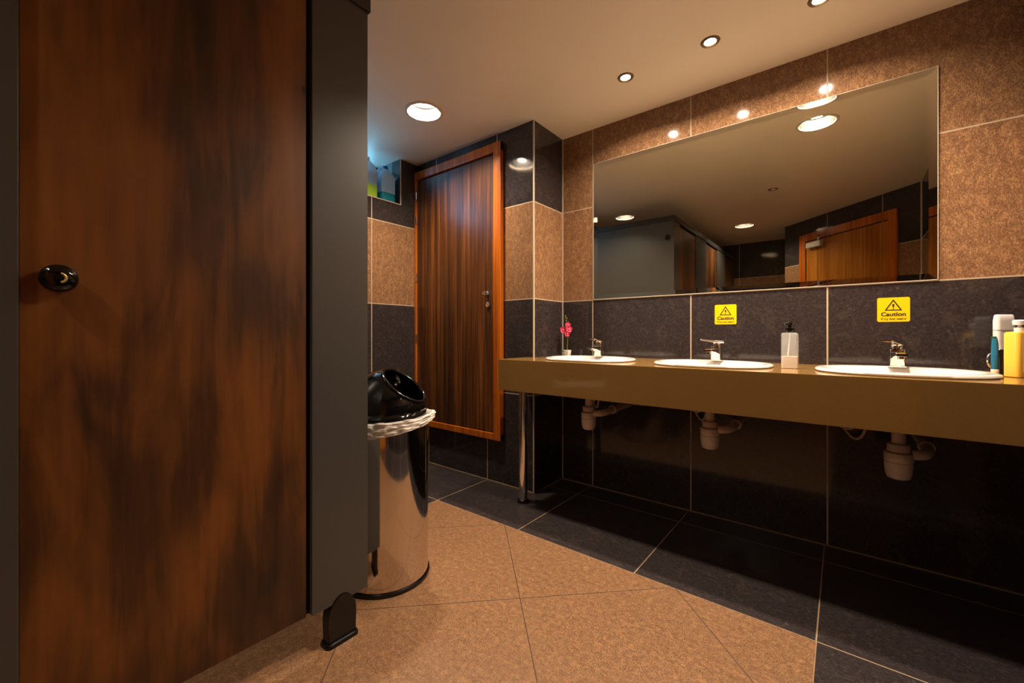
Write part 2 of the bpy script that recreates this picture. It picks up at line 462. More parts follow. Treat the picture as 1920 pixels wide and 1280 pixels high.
# ------------------------------------------------------------------ cubicle front
cub = thing('toilet_cubicle', (PX, PY, 0), 'row of charcoal toilet cubicles with dark walnut doors filling the left of the picture', 'toilet cubicle')
def cchild(name, bm, mat, parent=None, **k):
    o = link(name, bm, mat, parent or cub, **k)
    return o
def wloc(bm):  # world-space mesh placed under the cubicle empty
    bmesh.ops.translate(bm, verts=bm.verts[:], vec=(-PX, -PY, 0)); return bm
ZB, ZT = 0.128, 2.065
side = cchild('side_panel', wloc(B(XL+0.001, PX-0.005, PY-0.02, PY, ZB, ZT, bev=0.001)), M_PANEL)
PIL = [(0.598, 0.786), (-0.40, 0.0292), (-1.40, -0.95)]
for a, b in PIL:
    p = cchild('pilaster', wloc(B(PX-0.022, PX, a, b-(0.0005 if b>0.7 else 0), ZB, ZT, bev=0.0015)), M_PANEL)
    yc = b-0.092 if b > 0.7 else (a+b)/2
    bm = bmesh.new()
    w2, hz = 0.047, 0.152
    prof = [(yc-w2, 0.0)] + [(yc-w2*math.cos(PI*i/16), hz-w2*1.6+w2*1.6*math.sin(PI*i/16)) for i in range(17)] + [(yc+w2, 0.0)]
    x0, x1 = PX-0.034, PX+0.004
    r0 = [Vector((x0, y, z)) for y, z in prof]; r1 = [Vector((x1, y, z)) for y, z in prof]
    loft(bm, [r0, r1], True, True, True)
    es = [e for e in bm.edges if abs(e.verts[0].co.x-e.verts[1].co.x) < 1e-6 and not (e.verts[0].co.z < 1e-6 and e.verts[1].co.z < 1e-6)]
    bmesh.ops.bevel(bm, geom=es, offset=0.003, segments=2, affect='EDGES')
    f = link('foot', wloc(bm), M_BLACKP, p, smooth=True)
    bm = bmesh.new()
    loft(bm, [[Vector(((x0+x1)/2+q.x*sx, yc+q.y*sx, z)) for q in rbox_ring(0.028, 0.055, 0.015, 0)] for sx, z in ((1.0,0.0),(1.0,0.006),(0.94,0.012),(0.8,0.013))], True, True, True)
    link('foot_flange', wloc(bm), M_BLACKP, p, smooth=True)
for k, (a, b) in enumerate([(0.0296, 0.585), (-0.945, -0.405), (-1.95, -1.405)]):
    d = cchild('door', wloc(B(PX-0.030, PX-0.010, a, b, ZB, ZT-0.02, bev=0.001)), M_WALNUT)
    yk = a+0.052; zk = 1.092
    mt = Matrix.Rotation(PI/2, 3, 'Y')
    kn = L([(0.0005,0.034),(0.010,0.0335),(0.019,0.031),(0.026,0.025),(0.0285,0.017),(0.026,0.009),(0.019,0.004),(0.019,0.0)], mtx=mt, c=(PX-0.010, yk, zk))
    link('knob', wloc(kn), M_BLACKG, d, smooth=True)
    bm = bmesh.new()
    for i in range(10):
        pass
    arc = [(PX+0.0235, yk+0.009*math.cos(t_), zk+0.009*math.sin(t_)) for t_ in [math.radians(-80+16*i) for i in range(11)]]
    tube(bm, arc, 0.0022, 8)
    link('lock_indicator', wloc(bm), M_BRASS, d, smooth=True)['label'] = 'pale brass lock indicator'
# black strip the door closes against, just behind the gap
cchild('door_stop', wloc(B(PX-0.046, PX-0.0225, 0.5856, 0.612, ZB, ZT-0.01)), M_BLACKP)
cchild('door_stop', wloc(B(PX-0.046, PX-0.0305, 0.0, 0.05, ZB, ZT-0.01)), M_BLACKP)
# end pilaster at the rear wall and head rail
cchild('pilaster', wloc(B(PX-0.022, PX, YREAR, -1.955, ZB, ZT)), M_PANEL)
cchild('head_rail', wloc(B(PX-0.035, PX+0.008, YREAR+0.001, PY+0.006, ZT-0.003, 2.112, bev=0.002)), M_RAIL)
cchild('head_rail', wloc(B(XL+0.001, PX-0.036, PY-0.026, PY+0.006, ZT-0.003, 2.112, bev=0.002)), M_RAIL)
hk = bmesh.new(); lathe(hk, [(0.026,0.0),(0.026,0.006),(0.020,0.012),(0.018,0.018),(0.010,0.021),(0.001,0.022)], seg=24, mtx=Matrix.Rotation(-PI/2, 3, 'X'), c=(-1.31, PY, 1.91))
tag(link('rubber_buffer', hk, M_BLACKP, smooth=True), 'small round black buffer near the top of the charcoal cubicle end panel in the mirror', 'door stop')

# ------------------------------------------------------------------ raised wooden access door
d1 = bpy.data.objects.new('door_1', None); COL.objects.link(d1); d1.location = (-2.16, YCOL, 0.286); struct(d1)
d1['label'] = 'tall raised wooden access door in the dark alcove'
def dl(bm): bmesh.ops.translate(bm, verts=bm.verts[:], vec=(2.16, -YCOL, -0.286)); return bm
fx0, fx1, fz0, fz1, fw = XL+0.003, -1.727, 0.286, 2.234, 0.062
bm = bmesh.new()
box(bm, fx1-fw, fx1, YCOL-0.035, YCOL-0.0005, fz0, fz1, bev=0.004); box(bm, fx0, fx0+0.022, YCOL-0.035, YCOL-0.0005, fz0, fz1, bev=0.003)
box(bm, fx0, fx1, YCOL-0.034, YCOL-0.001, fz1-fw, fz1, bev=0.004); box(bm, fx0, fx1, YCOL-0.034, YCOL-0.001, fz0, fz0+0.045, bev=0.004)
link('door_frame', dl(bm), M_FRAME, d1)
leaf = link('door_leaf', dl(B(fx0+0.026, fx1-fw-0.005, YCOL-0.024, YCOL-0.004, fz0+0.05, fz1-fw-0.012, bev=0.001)), M_VENEER, d1)
my = Matrix.Rotation(PI/2, 3, 'X')
bm = bmesh.new(); lathe(bm, [(0.016,0.0),(0.016,0.004),(0.006,0.008),(0.006,0.022),(0.013,0.028),(0.015,0.036),(0.010,0.043),(0.001,0.044)], seg=24, mtx=my, c=(-1.845, YCOL-0.024, 1.25))
lathe(bm, [(0.010,0.0),(0.011,0.004),(0.001,0.007)], seg=20, mtx=my, c=(-1.872, YCOL-0.024, 1.256))
link('handle', dl(bm), M_CHROME, leaf, smooth=True)['label'] = 'small chrome knob'
bm = bmesh.new(); lathe(bm, [(0.018,0.0),(0.018,0.005),(0.014,0.007),(0.013,0.004),(0.001,0.004)], seg=24, mtx=my, c=(-1.842, YCOL-0.024, 1.175))
link('lock', dl(bm), M_CHROME, leaf, smooth=True)
for z in (0.52, 0.95, 1.42, 1.86, 2.05):
    link('hinge', dl(B(fx0+0.019, fx0+0.031, YCOL-0.040, YCOL-0.030, z-0.03, z+0.03, bev=0.003)), M_CHROME, d1)

# ------------------------------------------------------------------ entrance door in the oblique wall
d2 = bpy.data.objects.new('door_2', None); COL.objects.link(d2); d2.location = (AX, AY, 0); d2.rotation_euler = (0,0,PI/4); struct(d2)
d2['label'] = 'orange-brown wooden entrance door seen only in the mirror'
bm = bmesh.new()
box(bm, 0.240, 0.328, 0.0005, 0.022, 0, 2.125, bev=0.003); box(bm, 1.263, 1.347, 0.0005, 0.022, 0, 2.125, bev=0.003); box(bm, 0.240, 1.347, 0.001, 0.021, 2.045, 2.128, bev=0.003)
link('door_frame', bm, M_FRAME, d2)
leaf2 = link('door_leaf', B(0.335, 1.258, 0.0008, 0.010, 0.006, 2.035), M_SAPELE, d2)
for z in (0.25, 1.05, 1.78): link('hinge', B(0.326, 0.337, 0.008, 0.018, z-0.05, z+0.05, bev=0.003), M_STEEL, leaf2)
bm = bmesh.new(); box(bm, 0.37, 0.56, 0.0105, 0.055, 1.955, 2.015, bev=0.006)
cl = link('door_closer', bm, plain('silver_closer_paint', S(206,198,182), 0.35, 0.2), d2)
bm = bmesh.new(); tube(bm, [(0.54, 0.06, 2.02), (0.66, 0.16, 2.03), (0.52, 0.03, 2.09)], 0.009, 10)
link('closer_arm', bm, M_STEEL, cl)

# ------------------------------------------------------------------ mirror
mx0, mx1, mz0, mz1 = -1.250, 0.303, 1.204, 2.072
mi = thing('wall_mirror', ((mx0+mx1)/2, D, mz0), 'wide mirror without a frame on the brown tiled wall above the basins', 'mirror')
ox, oz = (mx0+mx1)/2, mz0
bw, bh = 0.026, 0.0019
bm = bmesh.new()
def rr(i, y): return [Vector((mx0+i-ox, y, mz0+i-oz)), Vector((mx1-i-ox, y, mz0+i-oz)), Vector((mx1-i-ox, y, mz1-i-oz)), Vector((mx0+i-ox, y, mz1-i-oz))]
loft(bm, [rr(bw, -0.0046), rr(0, -0.0046-bh)], True, True, False)
o = link('glass', bm, M_MIRROR, mi)
bm = bmesh.new()
e = 0.0022
box(bm, mx0-e-ox, mx1+e-ox, -0.0044, -0.0004, -e, mz1-mz0+e)
for a in ((mx0-e, mx0, mz0-e, mz1+e), (mx1, mx1+e, mz0-e, mz1+e), (mx0-e, mx1+e, mz0-e, mz0)):
    box(bm, a[0]-ox, a[1]-ox, -0.0067, -0.0044, a[2]-oz, a[3]-oz)
link('edge_seal', bm, M_SEAL, mi)

# ------------------------------------------------------------------ vanity counter
CT = EYE-0.141; CF = 1.808; CX0, CX1 = -1.545, XR-0.001
CB = EYE-0.316
BAS = [-1.097, -0.476, 0.159]; BY_C = 2.062; BRX, BRY = 0.247, 0.208
van = thing('vanity_counter', (-0.5, CF, 0), 'long olive-brown stone vanity counter with deep front apron holding three white basins', 'counter')
def vl(bm): bmesh.ops.translate(bm, verts=bm.verts[:], vec=(0.5, -CF, 0)); return bm
bm = bmesh.new()
TH = 0.03
hrx, hry = BRX-0.03, BRY-0.03
def slab(bm, x0, x1, y0, y1): box(bm, x0, x1, y0, y1, CT-TH, CT)
edges = [XC+0.002]
for b in BAS: edges += [b-0.285, b+0.285]
edges.append(CX1)
YB = D-0.0015
box(bm, CX0, XC+0.002, CF, YCOL-0.002, CT-TH, CT)
for i in range(0, len(edges), 2): slab(bm, edges[i], edges[i+1], CF, YB)
for b in BAS:
    x0, x1 = b-0.285, b+0.285
    N = 64; el = []; rc = []
    for i in range(N):
        a = 2*PI*(i+0.5)/N; c, s = math.cos(a), math.sin(a)
        el.append((b+hrx*c, BY_C+hry*s))
        tx = (x1-b)/c if c > 0 else (x0-b)/c
        ty = (YB-BY_C)/s if s > 0 else (CF-BY_C)/s
        k = min(tx, ty); rc.append([b+k*c, BY_C+k*s])
    for cxr, cyr in ((x0,CF),(x1,CF),(x0,YB),(x1,YB)):
        j = min(range(N), key=lambda q: (rc[q][0]-cxr)**2+(rc[q][1]-cyr)**2); rc[j] = [cxr, cyr]
    loft(bm, [[Vector((x, y, z)) for x, y in s_] for s_, z in ((el, CT-TH), (el, CT), (rc, CT), (rc, CT-TH), (el, CT-TH))])
link('countertop', vl(bm), M_QUARTZ, van)
bm = bmesh.new()
box(bm, CX0, CX1, CF-0.001, CF+0.025, CB, CT-0.0003, bev=0.0012)
box(bm, CX0+0.0003, CX0+0.025, CF+0.025, YCOL-0.002, CB, CT-TH)
link('apron', vl(bm), M_QUARTZ, van)
bm = bmesh.new()
lathe(bm, [(0.0255, 0.012), (0.0255, CT-TH)], seg=32, c=(-1.461, 1.933, 0)); 
lg = link('leg', vl(bm), M_CHROME, van, smooth=True)
bm = bmesh.new(); lathe(bm, [(0.034,0.0),(0.034,0.012),(0.030,0.018),(0.0258,0.02)], seg=32, c=(-1.461, 1.933, 0))
link('leg_foot', vl(bm), M_BLACKP, lg, smooth=True)

# ------------------------------------------------------------------ basins
def make_basin():
    root = thing('washbasin', (0,0,0), '', 'basin', 'oval basins set in the counter')
    bm = bmesh.new()
    R = []
    def ring(rx, ry, dy, z, e=2.25): R.append(se(rx, ry, 0, dy, z, 72, e))
    ring(BRX-0.034, BRY-0.034, 0, -0.028); ring(BRX-0.034, BRY-0.034, 0, 0.0004)
    ring(BRX-0.004, BRY-0.004, 0, 0.0004); ring(BRX, BRY, 0, 0.005); ring(BRX-0.002, BRY-0.002, 0, 0.011); ring(BRX-0.010, BRY-0.010, 0, 0.0145); ring(BRX-0.028, BRY-0.028, -0.002, 0.0145)
    ring(BRX-0.036, BRY-0.046, -0.012, 0.012); ring(BRX-0.046, BRY-0.060, -0.020, 0.004); ring(BRX-0.060, BRY-0.072, -0.022, -0.02)
    ring(BRX-0.085, BRY-0.092, -0.022, -0.075); ring(BRX-0.13, BRY-0.12, -0.020, -0.115); ring(0.05, 0.04, -0.012, -0.135); ring(0.023, 0.023, -0.01, -0.138, 2)
    loft(bm, R, True, False, False)
    # outside of the bowl
    R2 = [se(BRX-0.034, BRY-0.034, 0, 0, -0.028, 72, 2.25), se(BRX-0.055, BRY-0.062, 0, -0.02, -0.06, 72, 2.25), se(BRX-0.10, BRY-0.10, 0, -0.02, -0.12, 72, 2.25), se(0.05, 0.05, 0, -0.01, -0.15, 72, 2)]
    loft(bm, R2, True, False, True)
    bmesh.ops.remove_doubles(bm, verts=bm.verts[:], dist=0.0002)
    b = link('bowl', bm, M_PORC, root, smooth=True, angle=math.radians(60))
    d = link('drain', L([(0.001,-0.1365),(0.018,-0.1365),(0.024,-0.135),(0.026,-0.139)], c=(0,-0.01,0)), M_CHROME, root, smooth=True)
    o = L([(0.001,0.003),(0.009,0.003),(0.011,0.0)], mtx=Matrix.Rotation(PI/2+0.5, 3, 'X'), c=(0, 0.104, -0.028), seg=20)
    link('overflow', o, M_CHROME, root, smooth=True)
    return root
def copy_tree(o, parent=None):
    c = o.copy(); COL.objects.link(c); c.parent = parent
    for ch in [x for x in bpy.data.objects if x.parent == o and x != c]: copy_tree(ch, c)
    return c
b0 = make_basin()
blab = ['white oval basin beside the pink orchid, furthest from the camera', 'white oval basin in the middle, left of the clear soap bottle', 'largest-looking white oval basin, beside the yellow bottle and mug']
basins = [b0, copy_tree(b0), copy_tree(b0)]
for o, x, l in zip(basins, BAS, blab): o.location = (x, BY_C, CT); o['label'] = l

# ------------------------------------------------------------------ taps
def make_tap():
    root = thing('basin_tap', (0,0,0), '', 'tap', 'chrome mixer taps')
    bm = bmesh.new()
    R = []
    for hx, hy, r, z, dy in ((0.024,0.024,0.006,0.0,0),(0.024,0.024,0.006,0.004,0),(0.0205,0.021,0.006,0.006,0),(0.0205,0.022,0.006,0.03,0.0),(0.021,0.022,0.006,0.062,0.0),(0.020,0.021,0.006,0.066,0.0)):
        R.append([p+Vector((0,dy,0)) for p in rbox_ring(hx, hy, r, z)])
    loft(bm, R, True, True, True)
    b = link('body', bm, M_CHROME, root, smooth=True)
    bm = bmesh.new()
    R = []
    for y, hz, zc, hx in ((-0.010,0.016,0.040,0.019),(-0.035,0.013,0.044,0.019),(-0.07,0.009,0.048,0.018),(-0.105,0.0065,0.049,0.017),(-0.112,0.005,0.0485,0.016)):
        R.append([Vector((p.x, y, zc+p.y)) for p in rbox_ring(hx, hz, min(hz, 0.005)*0.9, 0)])
    loft(bm, R, True, True, True)
    lathe(bm, [(0.010,0.034),(0.010,0.046)], seg=20, c=(0,-0.098,0))
    link('spout', bm, M_CHROME, root, smooth=True)
    bm = bmesh.new()
    lathe(bm, [(0.018,0.0665),(0.018,0.079),(0.016,0.082)], seg=32)
    R = []
    for y, z, hx, hz in ((0.022,0.086,0.020,0.0055),(0.0,0.0865,0.0205,0.006),(-0.03,0.090,0.019,0.0045),(-0.075,0.097,0.016,0.003),(-0.082,0.098,0.014,0.0022)):
        R.append([Vector((p.x, y, z+p.y)) for p in rbox_ring(hx, hz, hz*0.7, 0)])
    loft(bm, R, True, True, True)
    link('lever', bm, M_CHROME, root, smooth=True)
    return root
tp = make_tap()
tlab = ['chrome mixer tap on the basin beside the pink orchid', 'chrome mixer tap under the left yellow caution sticker', 'chrome mixer tap under the right yellow caution sticker']
taps = [tp, copy_tree(tp), copy_tree(tp)]
for o, x, l, rz in zip(taps, (-1.112, -0.480, 0.165), tlab, (0.02, -0.12, 0.05)):
    o.location = (x, 2.203, CT+0.0145); o['label'] = l; o.rotation_euler = (0,0,rz); o.scale = (1.08,1.08,1.05)
for o, a in zip(taps, (0.0, -0.75, -0.45)):
    for ch in o.children:
        if ch.name.startswith('lever'): ch.rotation_euler = (0,0,a)

# ------------------------------------------------------------------ bottle traps
def make_trap():
    root = thing('bottle_trap', (0,0,0), '', 'waste trap', 'bottle traps under the basins')
    link('tailpipe', L([(0.020,-0.300),(0.020,-0.150),(0.034,-0.149)], seg=32, c=(0,-0.01,0)), M_PVC, root, smooth=True)
    link('collar', L([(0.029,-0.285),(0.033,-0.283),(0.033,-0.260),(0.030,-0.256),(0.021,-0.255)], seg=32, c=(0,-0.01,0)), M_PVC, root, smooth=True)
    link('bottle', L([(0.001,-0.385),(0.020,-0.384),(0.032,-0.378),(0.037,-0.365),(0.040,-0.335),(0.0405,-0.322),(0.038,-0.321),(0.038,-0.319),(0.041,-0.318),(0.041,-0.289),(0.038,-0.2855),(0.020,-0.2854)], seg=40, c=(0,-0.01,0)), M_PVC, root, smooth=True)
    bm = bmesh.new()
    tube(bm, bez((0.035,-0.01,-0.29),(0.075,-0.01,-0.288),(0.085,0.02,-0.285),(0.085,0.11,-0.28),10)+[Vector((0.085, D-BY_C-0.004, -0.278))], 0.018, 16)
    lathe(bm, [(0.024,0.0),(0.024,0.03)], seg=24, mtx=Matrix.Rotation(-PI/2,3,'X'), c=(0.085,0.10,-0.28))
    link('waste_pipe', bm, M_PVC, root, smooth=True)
    return root
tr = make_trap()
trl = ['white bottle trap under the basin beside the pole leg, smallest looking of three', 'white bottle trap under the middle basin', 'white bottle trap under the basin nearest the camera, largest looking of three']
traps = [tr, copy_tree(tr), copy_tree(tr)]
for o, x, l in zip(traps, BAS, trl): o.location = (x, BY_C, CT); o['label'] = l
# supply hoses behind the traps
hl = ['pale flexible supply hoses hanging behind the leftmost trap', 'pale supply hose behind the middle trap', 'pale supply hoses beside the trap nearest the camera']
for k, x in enumerate(BAS):
    bm = bmesh.new()
    tube(bm, bez((x-0.06,2.31,CT-0.04),(x-0.07,2.31,CT-0.30),(x-0.10,2.37,CT-0.38),(x-0.16,2.402,CT-0.27),14), 0.006, 10)
    tube(bm, bez((x-0.085,2.33,CT-0.04),(x-0.085,2.33,CT-0.26),(x-0.12,2.37,CT-0.33),(x-0.20,2.402,CT-0.24),14), 0.006, 10)
    tag(link('supply_hose', bm, M_PVC, smooth=True), hl[k], 'hose', 'supply hoses under the counter')
# galvanised access plate by the first trap
bm = bmesh.new()
loft(bm, [[Vector((-0.96+p.x, y, 0.615+p.y)) for p in rbox_ring(h, h, 0.02, 0)] for h, y in ((0.062, D-0.001), (0.062, D-0.016), (0.056, D-0.020), (0.048, D-0.016), (0.046, D-0.006))], True, True, True)
tag(link('pipe_access_plate', bm, plain('stained_plate', S(120,84,60), 0.4), smooth=True), 'square rusty pipe plate on the wall right of the leftmost trap', 'wall plate')

# ------------------------------------------------------------------ caution stickers
def make_sticker():
    root = thing('caution_sticker', (0,0,0), '', 'sticker', 'yellow caution stickers')
    bm = bmesh.new()
    loft(bm, [[Vector((p.x, y, p.y)) for p in rbox_ring(0.052, 0.052, 0.007, 0)] for y in (-0.0004, -0.0010)], True, True, True)
    link('backing', bm, M_YEL, root)
    bm = bmesh.new()
    # warning triangle outline
    def tri(r): return [Vector((r*math.cos(a)*1.0, 0, 0.012+r*0.98*math.sin(a))) for a in (PI/2, PI/2+2*PI/3, PI/2+4*PI/3)]
    A = [v+Vector((0,-0.0013,0)) for v in tri(0.033)]; Bq = [v+Vector((0,-0.0013,0)) for v in tri(0.0245)]
    A2 = [v+Vector((0,0.0003,0)) for v in A]; B2 = [v+Vector((0,0.0003,0)) for v in Bq]
    loft(bm, [A, Bq, B2, A2, A], True)
    bmesh.ops.remove_doubles(bm, verts=bm.verts[:], dist=1e-5)
    # exclamation mark
    loft(bm, [[Vector((p.x*s, -0.0013, z)) for p in [Vector((-1,0,0)), Vector((1,0,0))]] + [Vector((s, -0.0010, z)), Vector((-s, -0.0010, z))] for s, z in ((0.0016, 0.008), (0.0038, 0.021), (0.0032, 0.0235))], True, True, True)
    lathe(bm, [(0.0022,0),(0.0022,0.0004)], seg=16, mtx=Matrix.Rotation(PI/2,3,'X'), c=(0,-0.0010,0.0035))
    link('warning_symbol', bm, M_INK, root)
    text_mesh('caution_text', 'Caution', 0.0235, M_INK, root, (0,-0.0012,-0.0205), (PI/2,0,0), 1.05)
    text_mesh('small_text', 'Very hot water', 0.0125, M_INK, root, (0,-0.0012,-0.040), (PI/2,0,0), 1.06)
    return root
s1 = make_sticker(); s2 = copy_tree(s1)
s1.location = (-0.483, D, 1.084); s2.location = (0.170, D, 1.085)
s1['label'] = 'yellow Caution very hot water sticker above the middle tap'
s2['label'] = 'yellow Caution very hot water sticker above the tap nearest the camera'

# ------------------------------------------------------------------ clear soap pump bottle
so = thing('soap_bottle', (-0.173, 2.083, CT), 'clear soap pump bottle with black top standing between two basins', 'soap bottle')
def rbl(specs): 
    bm = bmesh.new(); loft(bm, [rbox_ring(hx, hy, r, z) for hx, hy, r, z in specs], True, True, True); return bm
link('bottle', rbl([(0.026,0.026,0.006,0.0003),(0.029,0.029,0.008,0.003),(0.029,0.029,0.008,0.142),(0.026,0.026,0.010,0.147),(0.016,0.016,0.015,0.149)]), M_CLEAR, so, smooth=True)
link('lotion', rbl([(0.0275,0.0275,0.007,0.0015),(0.0275,0.0275,0.007,0.050)]), M_LOTION, so, smooth=True)
bm = bmesh.new(); tube(bm, bez((0,0,0.148),(0.001,0,0.11),(-0.006,0,0.08),(-0.006,0,0.051),8), 0.003, 10)
link('dip_tube', bm, M_WHITEP, so, smooth=True)
bm = bmesh.new(); lathe(bm, [(0.015,0.1495),(0.016,0.151),(0.016,0.168),(0.010,0.171),(0.006,0.172),(0.006,0.179),(0.009,0.180),(0.010,0.189),(0.007,0.195),(0.001,0.196)], seg=32)
tube(bm, [(0,0,0.186),(-0.012,-0.022,0.186),(-0.016,-0.030,0.182)], [0.006,0.005,0.004], 12)
link('pump', bm, M_BLACKP, so, smooth=True)

# ------------------------------------------------------------------ orchid
orc = thing('potted_orchid', (-1.405, 2.335, CT), 'small pink artificial orchid in a white pot in the counter corner', 'potted plant')
link('pot', rbl([(0.016,0.016,0.003,0.0003),(0.020,0.020,0.003,0.036),(0.0195,0.0195,0.003,0.040),(0.016,0.016,0.003,0.036)]), M_WHITEP, orc, smooth=True)
bm = bmesh.new(); st = bez((0,0,0.035),(0.004,-0.004,0.10),(0.012,0.0,0.18),(-0.010,-0.006,0.262),16); tube(bm, st, [0.0022]*12+[0.0018]*5, 8)
for p in (st[-1], st[-2]+Vector((0.006,0,0)), st[-3]+Vector((-0.006,0,0.002))):
    bmesh.ops.create_icosphere(bm, subdivisions=2, radius=0.0045, matrix=Matrix.Translation(p))
link('stem', bm, M_STEM, orc, smooth=True)
def petal(bm, c, d, side, ln, wd):
    d = d.normalized(); side = side.normalized(); nr = d.cross(side)
    rows = []
    for i in range(7):
        t = i/6; w_ = wd*math.sin(PI*min(0.97, 0.08+t*0.9))**0.8
        m = c + d*ln*t + nr*(-0.006*math.sin(PI*t))
        rows.append([m-side*w_+nr*0.002*t, m-side*w_*0.5-nr*0.001, m-nr*0.002, m+side*w_*0.5-nr*0.001, m+side*w_+nr*0.002*t])
    loft(bm, rows, False)
tocam = Vector((0.5,-0.85,0)).normalized()
for k, (px, pz, sc_, yo) in enumerate([(-0.022,0.172,1.0,-0.012),(0.020,0.176,1.0,-0.010),(0.010,0.205,0.85,-0.008),(0.008,0.146,0.85,-0.014),(-0.006,0.184,0.8,0.012)]):
    bm = bmesh.new(); c = Vector((px, yo, pz)); s_ = RIGHT; u_ = Vector((0,0,1))
    for j in range(5):
        a = PI/2+2*PI*j/5+random.uniform(-.15,.15)
        d = s_*math.cos(a)+u_*math.sin(a)+tocam*0.35
        petal(bm, c, d, (s_*-math.sin(a)+u_*math.cos(a)), 0.024*sc_, 0.0105*sc_)
    f = link('flower', bm, M_PINK, orc, smooth=True)
    md = f.modifiers.new('s', 'SOLIDIFY'); md.thickness = 0.0008
    bm = bmesh.new(); bmesh.ops.create_icosphere(bm, subdivisions=2, radius=0.0042, matrix=Matrix.Translation(c+tocam*0.004))
    link('flower_centre', bm, M_YELB, f, smooth=True)
for a in (PI*1.05, PI*0.8, PI*1.35):
    bm = bmesh.new(); d = Vector((math.cos(a), math.sin(a)*0.6, 0.12))
    petal(bm, Vector((0,0,0.034)), d, Vector((0,0,1)).cross(d), 0.045, 0.009)
    f = link('leaf', bm, M_LEAF, orc, smooth=True); md = f.modifiers.new('s', 'SOLIDIFY'); md.thickness = 0.001

# ------------------------------------------------------------------ toiletries by the right-hand basin
mug = thing('mug', (0.452, 2.276, CT), 'dark glossy mug with side handle holding a white tube, behind the yellow bottle', 'mug')
link('cup', L([(0.028,0.0003),(0.032,0.004),(0.034,0.086),(0.0325,0.088),(0.0305,0.086),(0.029,0.008),(0.001,0.006)], seg=40), plain('dark_glaze', S(46,32,24), 0.06, 0.4), mug, smooth=True)
bm = bmesh.new(); hd = -RIGHT
tube(bm, bez(hd*0.031+Vector((0,0,0.072)), hd*0.062+Vector((0,0,0.080)), hd*0.062+Vector((0,0,0.022)), hd*0.031+Vector((0,0,0.020)), 14), 0.004, 12)
link('handle', bm, M_CHROME, mug, smooth=True)
wt = thing('white_tube', (0.4550, 2.277, CT+0.0062), 'white squeeze tube standing upright in the dark mug', 'tube')
link('tube_body', rbl([(0.0130,0.0130,0.006,0.012),(0.0150,0.0140,0.008,0.05),(0.030,0.013,0.010,0.10),(0.031,0.012,0.010,0.185),(0.029,0.009,0.008,0.204),(0.025,0.006,0.005,0.207)]), M_WHITEP, wt, smooth=True)
link('cap', rbl([(0.0110,0.0110,0.008,0.0),(0.0110,0.0110,0.008,0.012)]), M_RUBBER, wt, smooth=True)
link('label_band', rbl([(0.0312,0.0134,0.010,0.150),(0.0313,0.0129,0.010,0.1515)]), M_LINE, wt, smooth=True)
wt.rotation_euler = (0, 0, YAW*0.9)
bt = thing('blue_tube', (0.419, 2.200, CT), 'slim teal blue cosmetic tube standing on a cream cap beside the basin', 'tube')
link('cap', L([(0.0095,0.0003),(0.0102,0.002),(0.0102,0.018),(0.0095,0.019)], seg=28), M_CREAM, bt, smooth=True)
bm = bmesh.new(); loft(bm, [se(rx, ry, 0, 0, z, 28, 2) for rx, ry, z in ((0.0095,0.0095,0.019),(0.0100,0.0100,0.022),(0.0098,0.009,0.07),(0.0085,0.005,0.11),(0.006,0.0012,0.128))], True, True, True)
link('tube_body', bm, M_BLUE, bt, smooth=True)
tb = thing('toothbrush', (0.434, 2.266, CT+0.0085), 'dark green toothbrush leaning out of the dark mug', 'toothbrush')
bm = bmesh.new(); tube(bm, bez((0,0,0),(-0.002,0.0,0.04),(-0.004,-0.002,0.08),(-0.006,-0.004,0.105),10), 0.0035, 10)
link('handle', bm, M_LEAF, tb, smooth=True)
link('brush_head', B(-0.013, 0.001, -0.012, 0.002, 0.103, 0.126, bev=0.003), M_LEAF, tb)
yb = thing('yellow_bottle', (0.456, 2.108, CT), 'yellow lotion pump bottle with white label at the right edge of the picture', 'lotion bottle', rotz=YAW)
link('bottle', rbl([(0.029,0.020,0.008,0.0003),(0.032,0.023,0.010,0.003),(0.032,0.023,0.010,0.143),(0.029,0.020,0.010,0.149),(0.014,0.014,0.013,0.151)]), M_YELB, yb, smooth=True)
lb = link('label', B(-0.018, 0.030, -0.0236, -0.0231, 0.018, 0.132), M_LABEL, yb)
for z, a, b in ((0.048,-0.014,0.012),(0.040,-0.014,0.026),(0.034,-0.014,0.024),(0.029,-0.014,0.02),(0.024,-0.014,0.022)):
    link('print_line', B(a, b, -0.0239, -0.0235, z-0.0009, z+0.0009), M_LINE, lb)
bm = bmesh.new()
loft(bm, [[Vector((x, y, z)) for x, z in q_] for q_, y in (([(-0.012,0.09),(0.022,0.09),(0.022,0.117),(-0.012,0.117)],-0.0235),([(-0.012,0.09),(0.022,0.09),(0.022,0.117),(-0.012,0.117)],-0.0239),([(-0.011,0.091),(0.021,0.091),(0.021,0.116),(-0.011,0.116)],-0.0239))])
link('print_box', bm, M_LINE, lb)
bm = bmesh.new(); lathe(bm, [(0.013,0.1512),(0.013,0.163),(0.005,0.165),(0.005,0.172),(0.016,0.173),(0.017,0.186),(0.014,0.189),(0.001,0.190)], seg=32)
link('pump', bm, M_WHITEP, yb, smooth=True)

